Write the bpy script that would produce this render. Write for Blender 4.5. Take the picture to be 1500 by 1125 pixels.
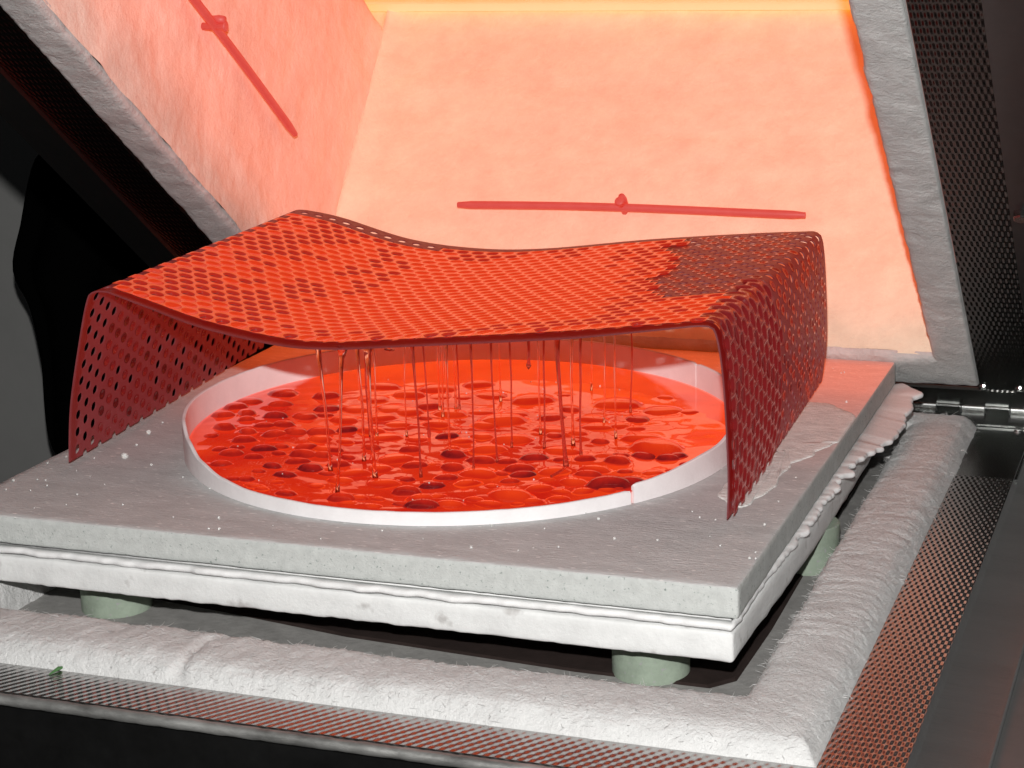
import bpy, bmesh, math, random
from math import sin, cos, pi, radians, sqrt, exp
from mathutils import Vector, Matrix, noise
for o in list(bpy.data.objects): bpy.data.objects.remove(o)
S = bpy.context.scene; COL = S.collection
random.seed(7)

# ------------------------------------------------------------------ camera, world, flash, exposure
YAW, PIT, ROL = 0.3568, 0.2547, -0.0288
fwd = Vector((-sin(YAW)*cos(PIT), cos(YAW)*cos(PIT), -sin(PIT)))
rgt0 = Vector((cos(YAW), sin(YAW), 0)); up0 = rgt0.cross(fwd)
rgt = cos(ROL)*rgt0 + sin(ROL)*up0; upv = -sin(ROL)*rgt0 + cos(ROL)*up0
CAM = Vector((.2308, -.9524, .3688))
cd = bpy.data.cameras.new('camera'); cam = bpy.data.objects.new('camera', cd); COL.objects.link(cam)
cd.sensor_width = 36; cd.lens = 36*2855.4/1500; cd.clip_start = .02; cd.clip_end = 50
M = Matrix((rgt, upv, -fwd)).transposed().to_4x4(); M.translation = CAM
cam.matrix_world = M; S.camera = cam
w = bpy.data.worlds.new('World'); S.world = w; w.use_nodes = True
w.node_tree.nodes['Background'].inputs[0].default_value = (.05, .052, .055, 1)
w.node_tree.nodes['Background'].inputs[1].default_value = .12
fl = bpy.data.lights.new('camera_flash', 'POINT'); fl.energy = 60; fl.shadow_soft_size = .009; fl.color = (1, .985, .96)
flo = bpy.data.objects.new('camera_flash', fl); COL.objects.link(flo)
flo.location = CAM + -rgt*.007 + upv*.095
S.view_settings.view_transform = 'Standard'; S.view_settings.look = 'None'
S.view_settings.exposure = 0; S.view_settings.gamma = 1
S.render.engine = 'CYCLES'
S.cycles.max_bounces = 10; S.cycles.transmission_bounces = 8

def pix(px, py, z):
    """point of the plane at height z seen at a photograph pixel (used to measure where things stand)"""
    d = rgt*((px-750)/2855.4) - upv*((py-562.5)/2855.4) + fwd
    return CAM + d*((z-CAM.z)/d.z)

# ------------------------------------------------------------------ materials
def lin(c):
    return tuple((x/255/12.92 if x/255 <= .04045 else ((x/255+.055)/1.055)**2.4) for x in c)
def mat(name, base=(.5,.5,.5), rough=.6, metal=0, emit=None, es=1, spec=.5, var=.0, vscale=40, bump=0, bscale=200, bdist=.001,
        trans=0, ior=1.5, coat=0, speck=None, speck_scale=300, stretch=(1,1,1), sheen=0):
    m = bpy.data.materials.new(name); m.use_nodes = True; nt = m.node_tree; N = nt.nodes; L = nt.links
    b = N['Principled BSDF']
    b.inputs['Base Color'].default_value = (*base, 1); b.inputs['Roughness'].default_value = rough
    b.inputs['Metallic'].default_value = metal; b.inputs['Specular IOR Level'].default_value = spec
    b.inputs['IOR'].default_value = ior; b.inputs['Transmission Weight'].default_value = trans
    b.inputs['Coat Weight'].default_value = coat; b.inputs['Coat Roughness'].default_value = .03
    if emit:
        b.inputs['Emission Color'].default_value = (*emit, 1); b.inputs['Emission Strength'].default_value = es
    tc = N.new('ShaderNodeTexCoord'); mp = N.new('ShaderNodeMapping'); mp.inputs['Scale'].default_value = stretch
    L.new(tc.outputs['Object'], mp.inputs['Vector'])
    if var or speck:
        n = N.new('ShaderNodeTexNoise'); n.inputs['Scale'].default_value = vscale; n.inputs['Detail'].default_value = 6
        n.inputs['Roughness'].default_value = .65; L.new(mp.outputs[0], n.inputs['Vector'])
        r = N.new('ShaderNodeValToRGB'); L.new(n.outputs['Fac'], r.inputs['Fac'])
        r.color_ramp.elements[0].position = .3; r.color_ramp.elements[1].position = .7
        r.color_ramp.elements[0].color = (*[x*(1-var) for x in base], 1)
        r.color_ramp.elements[1].color = (*[min(1, x*(1+var)) for x in base], 1)
        out = r.outputs['Color']
        if speck:
            n2 = N.new('ShaderNodeTexNoise'); n2.inputs['Scale'].default_value = speck_scale; n2.inputs['Detail'].default_value = 3
            L.new(mp.outputs[0], n2.inputs['Vector'])
            r2 = N.new('ShaderNodeValToRGB'); L.new(n2.outputs['Fac'], r2.inputs['Fac'])
            r2.color_ramp.elements[0].position = .62; r2.color_ramp.elements[1].position = .72
            mx = N.new('ShaderNodeMix'); mx.data_type = 'RGBA'; L.new(r2.outputs['Color'], mx.inputs[0])
            L.new(out, mx.inputs[6]); mx.inputs[7].default_value = (*speck, 1); out = mx.outputs[2]
        L.new(out, b.inputs['Base Color'])
    if bump:
        n3 = N.new('ShaderNodeTexNoise'); n3.inputs['Scale'].default_value = bscale; n3.inputs['Detail'].default_value = 8
        n3.inputs['Roughness'].default_value = .7; L.new(mp.outputs[0], n3.inputs['Vector'])
        bp = N.new('ShaderNodeBump'); bp.inputs['Strength'].default_value = bump; bp.inputs['Distance'].default_value = bdist
        L.new(n3.outputs['Fac'], bp.inputs['Height']); L.new(bp.outputs[0], b.inputs['Normal'])
    return m
GLOW = (1.0, .085, .003)
M_ = {}
M_['blanket'] = mat('ceramic_fibre_blanket', (.73,.73,.725), .95, var=.07, vscale=60, bump=.9, bscale=520, bdist=.0020, spec=.1)
M_['rim'] = mat('lid_fibre_edge', (.62,.62,.61), .95, var=.16, vscale=45, bump=.9, bscale=330, bdist=.002, spec=.1, stretch=(1,1.6,1))
M_['hot'] = mat('hot_fibre_lining', (.79,.765,.605), .95, emit=GLOW, es=.27, var=.10, vscale=34, bump=.8, bscale=120, bdist=.0016, spec=.1)
M_['hotside'] = mat('hot_fibre_side', (.81,.765,.68), .95, emit=GLOW, es=.26, var=.12, vscale=16, bump=.7, bscale=130, bdist=.002, spec=.1)
M_['hottop'] = mat('hotter_ceiling_board', (.75,.74,.72), .9, emit=(1,.33,.03), es=.8, spec=.1)
M_['rod'] = mat('hot_quartz_rod', (.15,.10,.10), .45, emit=(1,.030,.015), es=.55, var=.15, vscale=60, spec=.5)
M_['wash'] = mat('kiln_washed_shelf', (.56,.572,.57), .95, var=.12, vscale=90, bump=.7, bscale=520, bdist=.0012, spec=.15,
                 speck=(.85,.85,.83), speck_scale=420, stretch=(.35,1,1))
M_['shelf'] = mat('cordierite_shelf_edge', (.53,.545,.53), .9, var=.10, vscale=150, bump=.7, bscale=600, bdist=.0008, spec=.2, speck=(.25,.29,.27), speck_scale=520)
M_['patch'] = mat('flaking_kiln_wash', (.86,.87,.84), .95, var=.16, vscale=120, bump=1, bscale=330, bdist=.002, spec=.1, stretch=(.5,1,1))
M_['paper'] = mat('fibre_paper', (.80,.80,.80), .95, var=.05, vscale=60, bump=.5, bscale=420, bdist=.0008, spec=.1)
M_['board'] = mat('white_board', (.75,.755,.75), .9, var=.08, vscale=50, bump=.5, bscale=260, bdist=.0010, spec=.1, speck=(.52,.51,.50), speck_scale=70)
M_['post'] = mat('kiln_post', (.27,.325,.26), .85, var=.22, vscale=70, bump=.4, bscale=400, bdist=.0006, spec=.3, speck=(.33,.32,.33), speck_scale=240)
M_['floor'] = mat('kiln_floor_board', (.30,.295,.285), .95, var=.18, vscale=70, bump=.6, bscale=300, bdist=.001, spec=.1)
M_['floorshade'] = mat('painted_floor_shadow', (.030,.021,.019), .9, var=.2, vscale=60, bump=.3, bscale=200, spec=.1)  # dark colour stands in for the shade under the shelf board
M_['dam'] = mat('dam_fibre_strip', (.82,.82,.83), .9, emit=GLOW, es=.03, var=.05, vscale=60, bump=.4, bscale=380, bdist=.0006, spec=.15)
M_['steel'] = mat('hot_perforated_steel', (.058,.032,.038), .5, metal=0, emit=(1,.035,.03), es=.125, var=.25, vscale=60, bump=.2, bscale=300, bdist=.0004, spec=.4)
M_['plug'] = mat('glass_film_in_hole', (.10,.012,.012), .08, emit=(1,.03,.03), es=.085, spec=.5)
M_['pluglit'] = mat('glass_film_with_inner_light', (.10,.012,.012), .08, emit=(1,.045,.015), es=.20, spec=.5)  # light of the glowing inside, seen through holes, put into the film's emission
M_['plugdark'] = mat('thin_glass_film_in_hole', (.05,.006,.006), .08, emit=(1,.03,.03), es=.045, spec=.5)
M_['cell'] = mat('molten_glass_over_hole', (.20,.02,.01), .06, emit=(1,.044,.005), es=.50, spec=.5, var=.2, vscale=90)
M_['celldark'] = mat('thin_glass_over_hole', (.12,.012,.01), .06, emit=(1,.028,.010), es=.33, spec=.5)
M_['web'] = mat('molten_glass_over_steel', (.26,.11,.055), .30, emit=(1,.068,.010), es=.48, spec=.6, var=.1, vscale=60)
M_['coolcell'] = mat('cooler_glass_on_side', (.10,.01,.012), .07, emit=(1,.035,.03), es=.10, spec=.5)
M_['coolweb'] = mat('cooler_glass_ridge', (.15,.05,.045), .22, emit=(1,.04,.03), es=.14, spec=.6)
def hot_glass(name, cool, hot, scale, lo, hi, rough, attr=False, base=(.03,.003,.003)):
    m = mat(name, base, rough, emit=hot, es=1, spec=.55); N = m.node_tree.nodes; L = m.node_tree.links
    b = N['Principled BSDF']; tc = N['Texture Coordinate']
    n = N.new('ShaderNodeTexNoise'); n.inputs['Scale'].default_value = scale; n.inputs['Detail'].default_value = 4; n.inputs['Distortion'].default_value = .8
    L.new(tc.outputs['Object'], n.inputs['Vector'])
    r = N.new('ShaderNodeMapRange'); r.inputs[1].default_value = lo; r.inputs[2].default_value = hi; L.new(n.outputs['Fac'], r.inputs[0])
    f = r.outputs[0]
    if attr:
        a = N.new('ShaderNodeAttribute'); a.attribute_name = 'glow_level'; mu = N.new('ShaderNodeMath'); mu.operation = 'MULTIPLY_ADD'
        L.new(f, mu.inputs[0]); mu.inputs[1].default_value = .25; L.new(a.outputs['Fac'], mu.inputs[2]); mu.use_clamp = True; f = mu.outputs[0]
    mx = N.new('ShaderNodeMix'); mx.data_type = 'RGBA'; L.new(f, mx.inputs[0]); mx.inputs[6].default_value = (*cool, 1); mx.inputs[7].default_value = (*hot, 1)
    L.new(mx.outputs[2], b.inputs['Emission Color']); return m
M_['pool'] = hot_glass('molten_glass_pool', (.52,.012,.004), (.84,.060,.008), 26, .36, .68, .03, True)
M_['blob'] = hot_glass('folded_glass_blob', (.26,.005,.005), (.76,.034,.008), 120, .3, .7, .03, True)
M_['blobdark'] = hot_glass('cool_glass_blob', (.085,.003,.006), (.58,.018,.008), 120, .3, .7, .03, True)
M_['strand'] = mat('glass_strand', (1,.84,.70), .0, trans=1, ior=1.5, emit=(1,.05,.02), es=.015)
M_['stranddark'] = mat('red_glass_strand', (.62,.20,.15), .0, trans=.9, ior=1.5, emit=(1,.03,.02), es=.03)
M_['bead'] = mat('glass_bead', (.10,.012,.01), .03, emit=(1,.03,.01), es=.35, spec=1, ior=2.2)
M_['glint'] = mat('sagging_glass_bead', (.08,.01,.01), .03, emit=(1,.03,.02), es=.12, spec=1, ior=2.2)
M_['crumb'] = mat('clear_glass_crumb', (.95,.97,.95), .02, trans=.5, ior=1.5, spec=.8)
M_['smooth'] = mat('brushed_stainless', (.30,.31,.30), .24, metal=1, var=.18, vscale=60, bump=.10, bscale=60, bdist=.0006, stretch=(1,9,9))
M_['hinge'] = mat('hinge_steel', (.46,.47,.46), .26, metal=1, var=.15, vscale=120, bump=.12, bscale=300, bdist=.0004)
M_['strip'] = mat('outer_steel_strip', (.46,.46,.46), .48, metal=1, var=.06, vscale=30)
M_['ledge'] = mat('rippled_steel_ledge', (.46,.46,.46), .42, metal=1, var=.08, vscale=30, bump=.8, bscale=110, bdist=.0024, stretch=(.10,1,1))
M_['lidstrip'] = mat('shaded_steel_strip', (.20,.20,.20), .34, metal=1, var=.06, vscale=30)  # strip steel darkened: its dim reflections are put into the base colour
M_['dark'] = mat('dark_kiln_side', (.006,.006,.006), .55, metal=0, spec=.08, var=.3, vscale=50, bump=.1, bscale=150, bdist=.0005)
M_['edge'] = mat('worn_steel_edge', (.30,.30,.29), .5, metal=.6, var=.5, vscale=80, bump=.6, bscale=160, bdist=.001, stretch=(.4,1,1))
M_['wall'] = mat('grey_wall', (.52,.52,.51), .9, var=.06, vscale=6, bump=.2, bscale=60, bdist=.002)
M_['ground'] = mat('dark_floor', (.04,.04,.04), .7, var=.2, vscale=6)
M_['silhouette'] = mat('black_silhouette', (.002,.002,.002), 1, spec=.02)
M_['cable'] = mat('black_cable', (.03,.03,.03), .3)
M_['green'] = mat('green_sliver', (.06,.16,.05), .8)
M_['char'] = mat('dark_speck', (.03,.03,.02), .8)
def emboss(PX=.0019, PY=.0060):
    m = mat('embossed_stainless', (.42,.415,.41), .24, metal=1); nt = m.node_tree; N = nt.nodes; L = nt.links
    tc = N.new('ShaderNodeTexCoord'); sp = N.new('ShaderNodeSeparateXYZ'); L.new(tc.outputs['Object'], sp.inputs[0])
    def mth(op, a, b=None):
        n = N.new('ShaderNodeMath'); n.operation = op
        for i, v in enumerate((a, b)):
            if v is None: continue
            if isinstance(v, (int, float)): n.inputs[i].default_value = v
            else: L.new(v, n.inputs[i])
        return n.outputs[0]
    px_, py_ = mth('MULTIPLY', sp.outputs[0], pi/PX), mth('MULTIPLY', sp.outputs[1], pi/PY)
    a = mth('SINE', px_); b = mth('SINE', py_)
    hgt = mth('MULTIPLY', mth('MULTIPLY', a, b), 1)
    bp = N.new('ShaderNodeBump'); bp.inputs['Strength'].default_value = .8; bp.inputs['Distance'].default_value = .00028
    L.new(hgt, bp.inputs['Height']); L.new(bp.outputs[0], N['Principled BSDF'].inputs['Normal'])
    return m
M_['emboss'] = emboss()
M_['embosslid'] = emboss(); M_['embosslid'].node_tree.nodes['Principled BSDF'].inputs['Base Color'].default_value = (.10, .097, .092, 1)  # same embossed steel, darkened so the colour holds the unlit room's reflection
M_['embossfront'] = emboss(.0030, .0042)

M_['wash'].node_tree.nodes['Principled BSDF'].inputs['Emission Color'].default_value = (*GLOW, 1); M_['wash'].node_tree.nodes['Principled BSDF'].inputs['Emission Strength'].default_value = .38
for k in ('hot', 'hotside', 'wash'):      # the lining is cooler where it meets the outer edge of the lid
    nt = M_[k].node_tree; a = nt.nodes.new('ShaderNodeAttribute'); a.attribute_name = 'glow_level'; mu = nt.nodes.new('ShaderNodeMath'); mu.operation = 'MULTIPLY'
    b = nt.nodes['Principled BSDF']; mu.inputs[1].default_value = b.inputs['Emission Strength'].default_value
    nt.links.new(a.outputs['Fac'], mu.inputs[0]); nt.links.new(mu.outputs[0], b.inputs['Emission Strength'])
# ------------------------------------------------------------------ mesh helpers
class MB:
    def __init__(s): s.v = []; s.f = []; s.m = []
    def add(s, vs, fs, mi=0):
        o = len(s.v); s.v += [tuple(v) for v in vs]
        for f in fs: s.f.append(tuple(i+o for i in f)); s.m.append(mi)
    def box(s, a, b, mi=0, cut=0):
        (x0,y0,z0),(x1,y1,z1) = a, b
        s.add([(x0,y0,z0),(x1,y0,z0),(x1,y1,z0),(x0,y1,z0),(x0,y0,z1),(x1,y0,z1),(x1,y1,z1),(x0,y1,z1)],
              [(0,3,2,1),(4,5,6,7),(0,1,5,4),(1,2,6,5),(2,3,7,6),(3,0,4,7)], mi)
    def tube(s, pts, rad, n=8, mi=0, cap=True):
        pts = [Vector(p) for p in pts]; vs = []; fs = []
        for i, p in enumerate(pts):
            t = (pts[min(i+1, len(pts)-1)] - pts[max(i-1, 0)]).normalized()
            a = t.orthogonal().normalized() if i == 0 else (a - t*a.dot(t)).normalized()
            b = t.cross(a); r = rad[i] if hasattr(rad, '__len__') else rad
            vs += [p + r*(cos(2*pi*k/n)*a + sin(2*pi*k/n)*b) for k in range(n)]
        for i in range(len(pts)-1):
            for k in range(n):
                fs.append((i*n+k, i*n+(k+1)%n, (i+1)*n+(k+1)%n, (i+1)*n+k))
        if cap: fs.append(tuple(range(n))[::-1]); fs.append(tuple((len(pts)-1)*n+k for k in range(n)))
        s.add(vs, fs, mi)
    def build(s, name, mats, parent=None, smooth=False, merge=0, col=True):
        me = bpy.data.meshes.new(name); me.from_pydata(s.v, [], s.f)
        for m in (mats if isinstance(mats, (list, tuple)) else [mats]): me.materials.append(m)
        me.polygons.foreach_set('material_index', s.m)
        bm = bmesh.new(); bm.from_mesh(me)
        if merge: bmesh.ops.remove_doubles(bm, verts=bm.verts, dist=merge)
        if smooth != 'keep': bmesh.ops.recalc_face_normals(bm, faces=bm.faces)
        bm.to_mesh(me); bm.free()
        if smooth: me.polygons.foreach_set('use_smooth', [True]*len(me.polygons))
        o = bpy.data.objects.new(name, me); COL.objects.link(o)
        if parent: o.parent = parent; 
        return o
def sharp(o, ang=35):
    me = o.data; bm = bmesh.new(); bm.from_mesh(me)
    for e in bm.edges:
        if len(e.link_faces) == 2 and e.calc_face_angle(0) > radians(ang): e.smooth = False
    for f in bm.faces: f.smooth = True
    bm.to_mesh(me); bm.free()
def tag(o, label=None, cat=None, group=None, kind=None):
    for k, v in (('label',label),('category',cat),('group',group),('kind',kind)):
        if v: o[k] = v
    return o
def empty(name, loc=(0,0,0)):
    o = bpy.data.objects.new(name, None); COL.objects.link(o); o.location = loc; o.empty_display_size = .05; return o
def fbm(p, sc, oct=3, seed=0):
    q = Vector(p)*sc + Vector((seed*7.3, seed*3.1, seed*5.7)); a = 0; g = 1; t = 0
    for i in range(oct): a += g*noise.noise(q); t += g; q = q*2.03; g *= .5
    return a/t
def coords(a, b, step, r):
    n = max(1, round((b-a-2*r)/step)); c = [a, a+r*.12, a+r*.4]
    c += [a+r+(b-a-2*r)*i/n for i in range(n+1)] + [b-r*.4, b-r*.12, b]; return c
def round_box(a, b, step, r, disp=None):
    """subdivided box with rounded edges, each vertex pushed by disp(point, normal)"""
    X = [coords(a[i], b[i], step[i], r) for i in range(3)]; mb = MB()
    lo = [a[i]+r for i in range(3)]; hi = [b[i]-r for i in range(3)]
    def pt(p):
        c = Vector([min(max(p[i], lo[i]), hi[i]) for i in range(3)]); d = Vector(p)-c
        n = d.normalized(); q = c + n*r
        return q + n*disp(q, n) if disp else q
    for ax in range(3):
        u, v = [(1,2),(2,0),(0,1)][ax]
        for side in (0, 1):
            U, V = X[u], X[v]; vs = []
            for q in V:
                for p_ in U:
                    c = [0,0,0]; c[ax] = (a, b)[side][ax]; c[u] = p_; c[v] = q; vs.append(pt(c))
            n = len(U); fs = []
            for j in range(len(V)-1):
                for i in range(n-1):
                    f = (j*n+i, j*n+i+1, (j+1)*n+i+1, (j+1)*n+i); fs.append(f if side else f[::-1])
            mb.add(vs, fs, 1 if (ax == 2 and side) else 0)
    return mb

# ------------------------------------------------------------------ room
mb = MB(); mb.box((-5,1.55,-.9),(5,1.65,3)); wall = mb.build('wall', M_['wall']); tag(wall, kind='structure')
mb = MB(); mb.box((-5,-3,-.95),(5,1.5495,-.9)); ground = mb.build('floor', M_['ground']); tag(ground, kind='structure')

# ------------------------------------------------------------------ kiln
kiln = empty('kiln', (-.23,.24,-.3))
kiln.location = (0,0,0)
tag(kiln, 'open steel clamshell kiln with glowing fibre lined lid and embossed steel rims', 'kiln')
XL, XR, YF, YB, ZF = -.518, .061, -.0895, .530, -.0535
HY, HZ, TH = .5761, -.0528, .6668
LU = Vector((0,-cos(TH),sin(TH))); LV = Vector((0,sin(TH),cos(TH))); LO = Vector((0,HY,HZ))
def LP(x, u, v): return LO + Vector((x,0,0)) + LU*u + LV*v
# floor of the lower half
mb = MB(); mb.box((XL+.01,YF+.01,-.083),(XR-.01,YB-.01,-.071)); mb.build('kiln_floor', M_['floor'], kiln)
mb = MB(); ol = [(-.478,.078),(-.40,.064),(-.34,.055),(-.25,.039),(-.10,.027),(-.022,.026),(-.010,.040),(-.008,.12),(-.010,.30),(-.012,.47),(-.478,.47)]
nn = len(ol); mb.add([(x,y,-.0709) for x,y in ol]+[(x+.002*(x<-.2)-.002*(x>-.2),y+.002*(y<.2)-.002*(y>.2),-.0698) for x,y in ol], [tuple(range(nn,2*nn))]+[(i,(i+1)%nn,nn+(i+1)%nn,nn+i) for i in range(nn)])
mb.build('floor_shadow_sheet', M_['floorshade'], kiln)  # thin dark sheet added in the outline of the board's shadow
# fibre blanket rim of the lower half
def rim_loop(inner, outer, prof, step, disp, fold=None):
    """rectangular loop lofted from an inner to an outer rectangle; prof = (t,z) pairs"""
    (ix0,iy0,ix1,iy1), (ox0,oy0,ox1,oy1) = inner, outer
    ci = [(ix0,iy0),(ix1,iy0),(ix1,iy1),(ix0,iy1)]; co = [(ox0,oy0),(ox1,oy0),(ox1,oy1),(ox0,oy1)]
    path = []
    for k in range(4):
        A, B, C, D = ci[k], ci[(k+1)%4], co[k], co[(k+1)%4]
        n = int(sqrt((D[0]-C[0])**2+(D[1]-C[1])**2)/step)
        for i in range(n): path.append((k, i/n, A, B, C, D))
    V = []; n = len(prof)
    def P(k, s, A, B, C, D, t, z):
        x0, y0 = A[0]+(B[0]-A[0])*s, A[1]+(B[1]-A[1])*s; x1, y1 = C[0]+(D[0]-C[0])*s, C[1]+(D[1]-C[1])*s
        return Vector((x0+(x1-x0)*t, y0+(y1-y0)*t, z))
    for (k, s, A, B, C, D) in path:
        pts = [P(k, s, A, B, C, D, t, z) for t, z in prof]
        for j, p_ in enumerate(pts):
            tg = (pts[min(j+1, n-1)]-pts[max(j-1, 0)]).normalized()
            al = Vector((D[0]-C[0], D[1]-C[1], 0)).normalized()
            nr = al.cross(tg); nr = nr if nr.z > -.2 else -nr
            if abs(tg.z) > .85: nr = -Vector((C[0]+D[0]-A[0]-B[0], C[1]+D[1]-A[1]-B[1], 0)).normalized() * (1 if j < n/2 else -1)
            V.append(p_ + disp(p_, nr, k, s, j/(n-1)))
    m = len(path); F = [(i*n+j, ((i+1)%m)*n+j, ((i+1)%m)*n+j+1, i*n+j+1) for i in range(m) for j in range(n-1)]
    b = MB(); b.add(V, F); return b
def body_disp(p_, nr, k, s, t):
    fade = min(1, (1-t)*7)
    a = .0016*fbm(p_, 20, 2) + .0010*fbm(p_, 75, 3, 2) + .0010*fbm(p_, 280, 2, 5)
    if k == 0: a += .0011*abs(fbm(p_, 330, 2, 11)) + .0009*fbm((p_.x*1.6, p_.y*.6, p_.z*.6), 150, 3, 12)
    if k == 0:      # front: deep soft tufts at the outer brow
        a += .0022*max(0, sin(pi*min(1, t*1.1)))**2*fbm((p_.x, 0, 0), 34, 2, 9) - .0026*exp(-((p_.x+.292)/.003)**2)*(t > .4)
        a += .0010/(1+exp((p_.x+.292)/.003))
    else:           # side: ridges running across
        c = p_.y if k in (1, 3) else p_.x
        a += .0010*fbm((c, p_.z*.2, (p_.x if k in (1,3) else p_.y)*.16), 210, 3, 4) + .0010*fbm((c, 0, (p_.x if k in (1,3) else p_.y)*.4), 70, 2, 4) + .0008*fbm((c*1.0, 5, (p_.x if k in (1,3) else p_.y)*.12), 480, 2, 8)
    q = nr*a*fade
    if t > .93: q = [Vector((0,-1,0)),Vector((1,0,0)),Vector((0,1,0)),Vector((-1,0,0))][k]*(.0026*max(0, fbm((p_.x+3*k,p_.y,0), 55, 3, 21)-.05)+.0012*max(0, fbm((p_.x,p_.y,0), 190, 2, 22)))
    return q
prof = []
import bisect
KP = [(0,-.072),(.015,-.062),(.045,-.0530),(.09,-.0472),(.16,-.0440),(.28,-.0425),(.44,-.0418),(.60,-.0415),(.74,-.0420),(.84,-.0438),(.91,-.0470),(.96,-.0508),(1.0,-.0550)]
for i in range(len(KP)-1):
    for j in range(3):
        a = j/3; prof.append((KP[i][0]+(KP[i+1][0]-KP[i][0])*a, KP[i][1]+(KP[i+1][1]-KP[i][1])*a))
prof.append(KP[-1])
b = rim_loop((-.470,-.031,.009,.488), (XL,YF,XR,YB), prof, .0022, body_disp)
fr = b.build('fibre_rim', M_['blanket'], kiln, smooth=True)
# short loose fibres standing off the blanket
mb = MB(); vv = [v_.co.copy() for v_ in fr.data.vertices if v_.co.z > -.053 and (v_.co.y < -.02 or v_.co.x > .0)]
rf = random.Random(11)
for k in range(3600):
    p0 = rf.choice(vv); a = rf.uniform(0, 2*pi); l = rf.uniform(.0015, .0055); d = Vector((cos(a), sin(a), rf.uniform(-.1,.45))); d.normalize()
    e = Vector((rf.uniform(-1,1), rf.uniform(-1,1), rf.uniform(-.8,.3)))*l*.35
    mb.tube([p0-d*.0004, p0+d*l*.5, p0+d*l+e], [.00016,.00013,.00006], 3, cap=False)
o = mb.build('loose_fibre', M_['blanket'], kiln, smooth='keep'); tag(o, kind='stuff')
# stray fibres at the outer edge of the blanket
mb = MB()
def tuft(x, y, dx, dy, n=2):
    for i in range(n):
        a = random.uniform(-.5, .5); l = random.uniform(.001, .0032); o = random.uniform(-.004, .004)
        p0 = Vector((x+o*abs(dy), y+o*abs(dx), ZF+.003)); d = Vector((dx*cos(a)-dy*sin(a), dx*sin(a)+dy*cos(a), 0))
        mb.tube([p0-d*.004, p0+d*l*.5+Vector((0,0,-.0006)), p0+d*l+Vector((0,0,-.0022))], [.00022,.00018,.0001], 4)
for y in (.462,.395,.30,.185,.0): tuft(XR, y+random.uniform(-.01,.01), 1, 0, 2)

o = mb.build('stray_fibre', M_['blanket'], kiln); tag(o, kind='stuff')
# embossed flange, four mitred lengths, smooth hinge_plate
FX = .041
mb = MB(); Z = ZF-.0005
mb.box((XR,YF-.034,Z-.003),(XR+FX,.404,Z)); fl_r = mb.build('embossed_flange', M_['emboss'], kiln)
mb = MB(); mb.box((XL-FX,YF-.034,Z-.003),(XR-.0002,YF,Z)); mb.build('embossed_flange', M_['embossfront'], kiln)
mb = MB(); mb.box((XL-FX,YF+.0002,Z-.003),(XL,.404,Z)); mb.build('embossed_flange', M_['emboss'], kiln)
mb = MB(); mb.box((XL-FX,YB,Z-.0032),(XR+FX+.03,.574,Z-.0003)); mb.box((XR,.4045,Z-.0034),(XR+FX+.002,YB,Z-.0004)); mb.box((XL-FX,.4045,Z-.0034),(XL,YB,Z-.0004))
pl = mb.build('hinge_plate', M_['smooth'], kiln)
def screw(x, y, z, par, nrm=Vector((0,0,1)), r=.0042):
    m = MB(); m.tube([(0,0,-.001),(0,0,.0006)],[r,r*.86],14); m.tube([(0,0,.0002),(0,0,.0012)],[r*.66,r*.5],12)
    m.box((-r*.42,-.0004,.00115),(r*.42,.0004,.0014)); m.box((-.0004,-r*.42,.0011),(.0004,r*.42,.00135))
    o_ = m.build('screw', M_['hinge'], par); o_.matrix_world = Matrix.Translation((x,y,z)) @ nrm.to_track_quat('Z','Y').to_matrix().to_4x4()
    return o_
for q in [(1456,621),(1492,632)]:
    X = pix(*q, Z); screw(X.x, X.y, Z, pl)
# outer ledge on the right, front lip and dark sides
mb = MB(); n = 90
for i in range(n):
    y0 = YF-.036+i*(.64/n); y1 = y0+.64/n
    f = lambda y: .0009*fbm((0,y,0), 70, 2, 3)
    mb.add([(.1045,y0,Z-.006),(.1375,y0,Z-.008+f(y0)),(.1375,y1,Z-.008+f(y1)),(.1045,y1,Z-.006)], [(0,1,2,3)])
    mb.add([(.1020,y0,Z),(.1045,y0,Z-.006),(.1045,y1,Z-.006),(.1020,y1,Z)], [(0,1,2,3)])
mb.build('outer_ledge', M_['ledge'], kiln, smooth=True, merge=1e-5)
mb = MB(); mb.box((.1378,YF-.04,Z-.34),(.1386,.6,Z-.0065)); mb.box((.139,YF-.04,Z-.34),(.158,.6,Z-.012)); mb.build('side_trim', M_['strip'], kiln)
mb = MB(); m = 150; pts = []
for i in range(m+1):
    x = XL-FX-.03+i*(XR+FX+.075-XL+FX)/m
    pts.append((x, YF-.0365+.0006*fbm((x,0,0), 60, 2), Z-.0035+.0004*fbm((x,3,0), 90, 2)))
mb.tube(pts, [.0034+.0007*fbm((q[0],9,0), 120, 2) for q in pts], 10); mb.build('front_lip', M_['edge'], kiln, smooth=True)
mb = MB(); mb.box((XL-FX,YF-.033,-.42),(XR+FX-.004,YB+.03,-.0835)); mb.box((XL-FX,YF-.0385,-.42),(.137,YF-.0345,Z-.007)); mb.build('outer_casing', M_['dark'], kiln)
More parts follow.
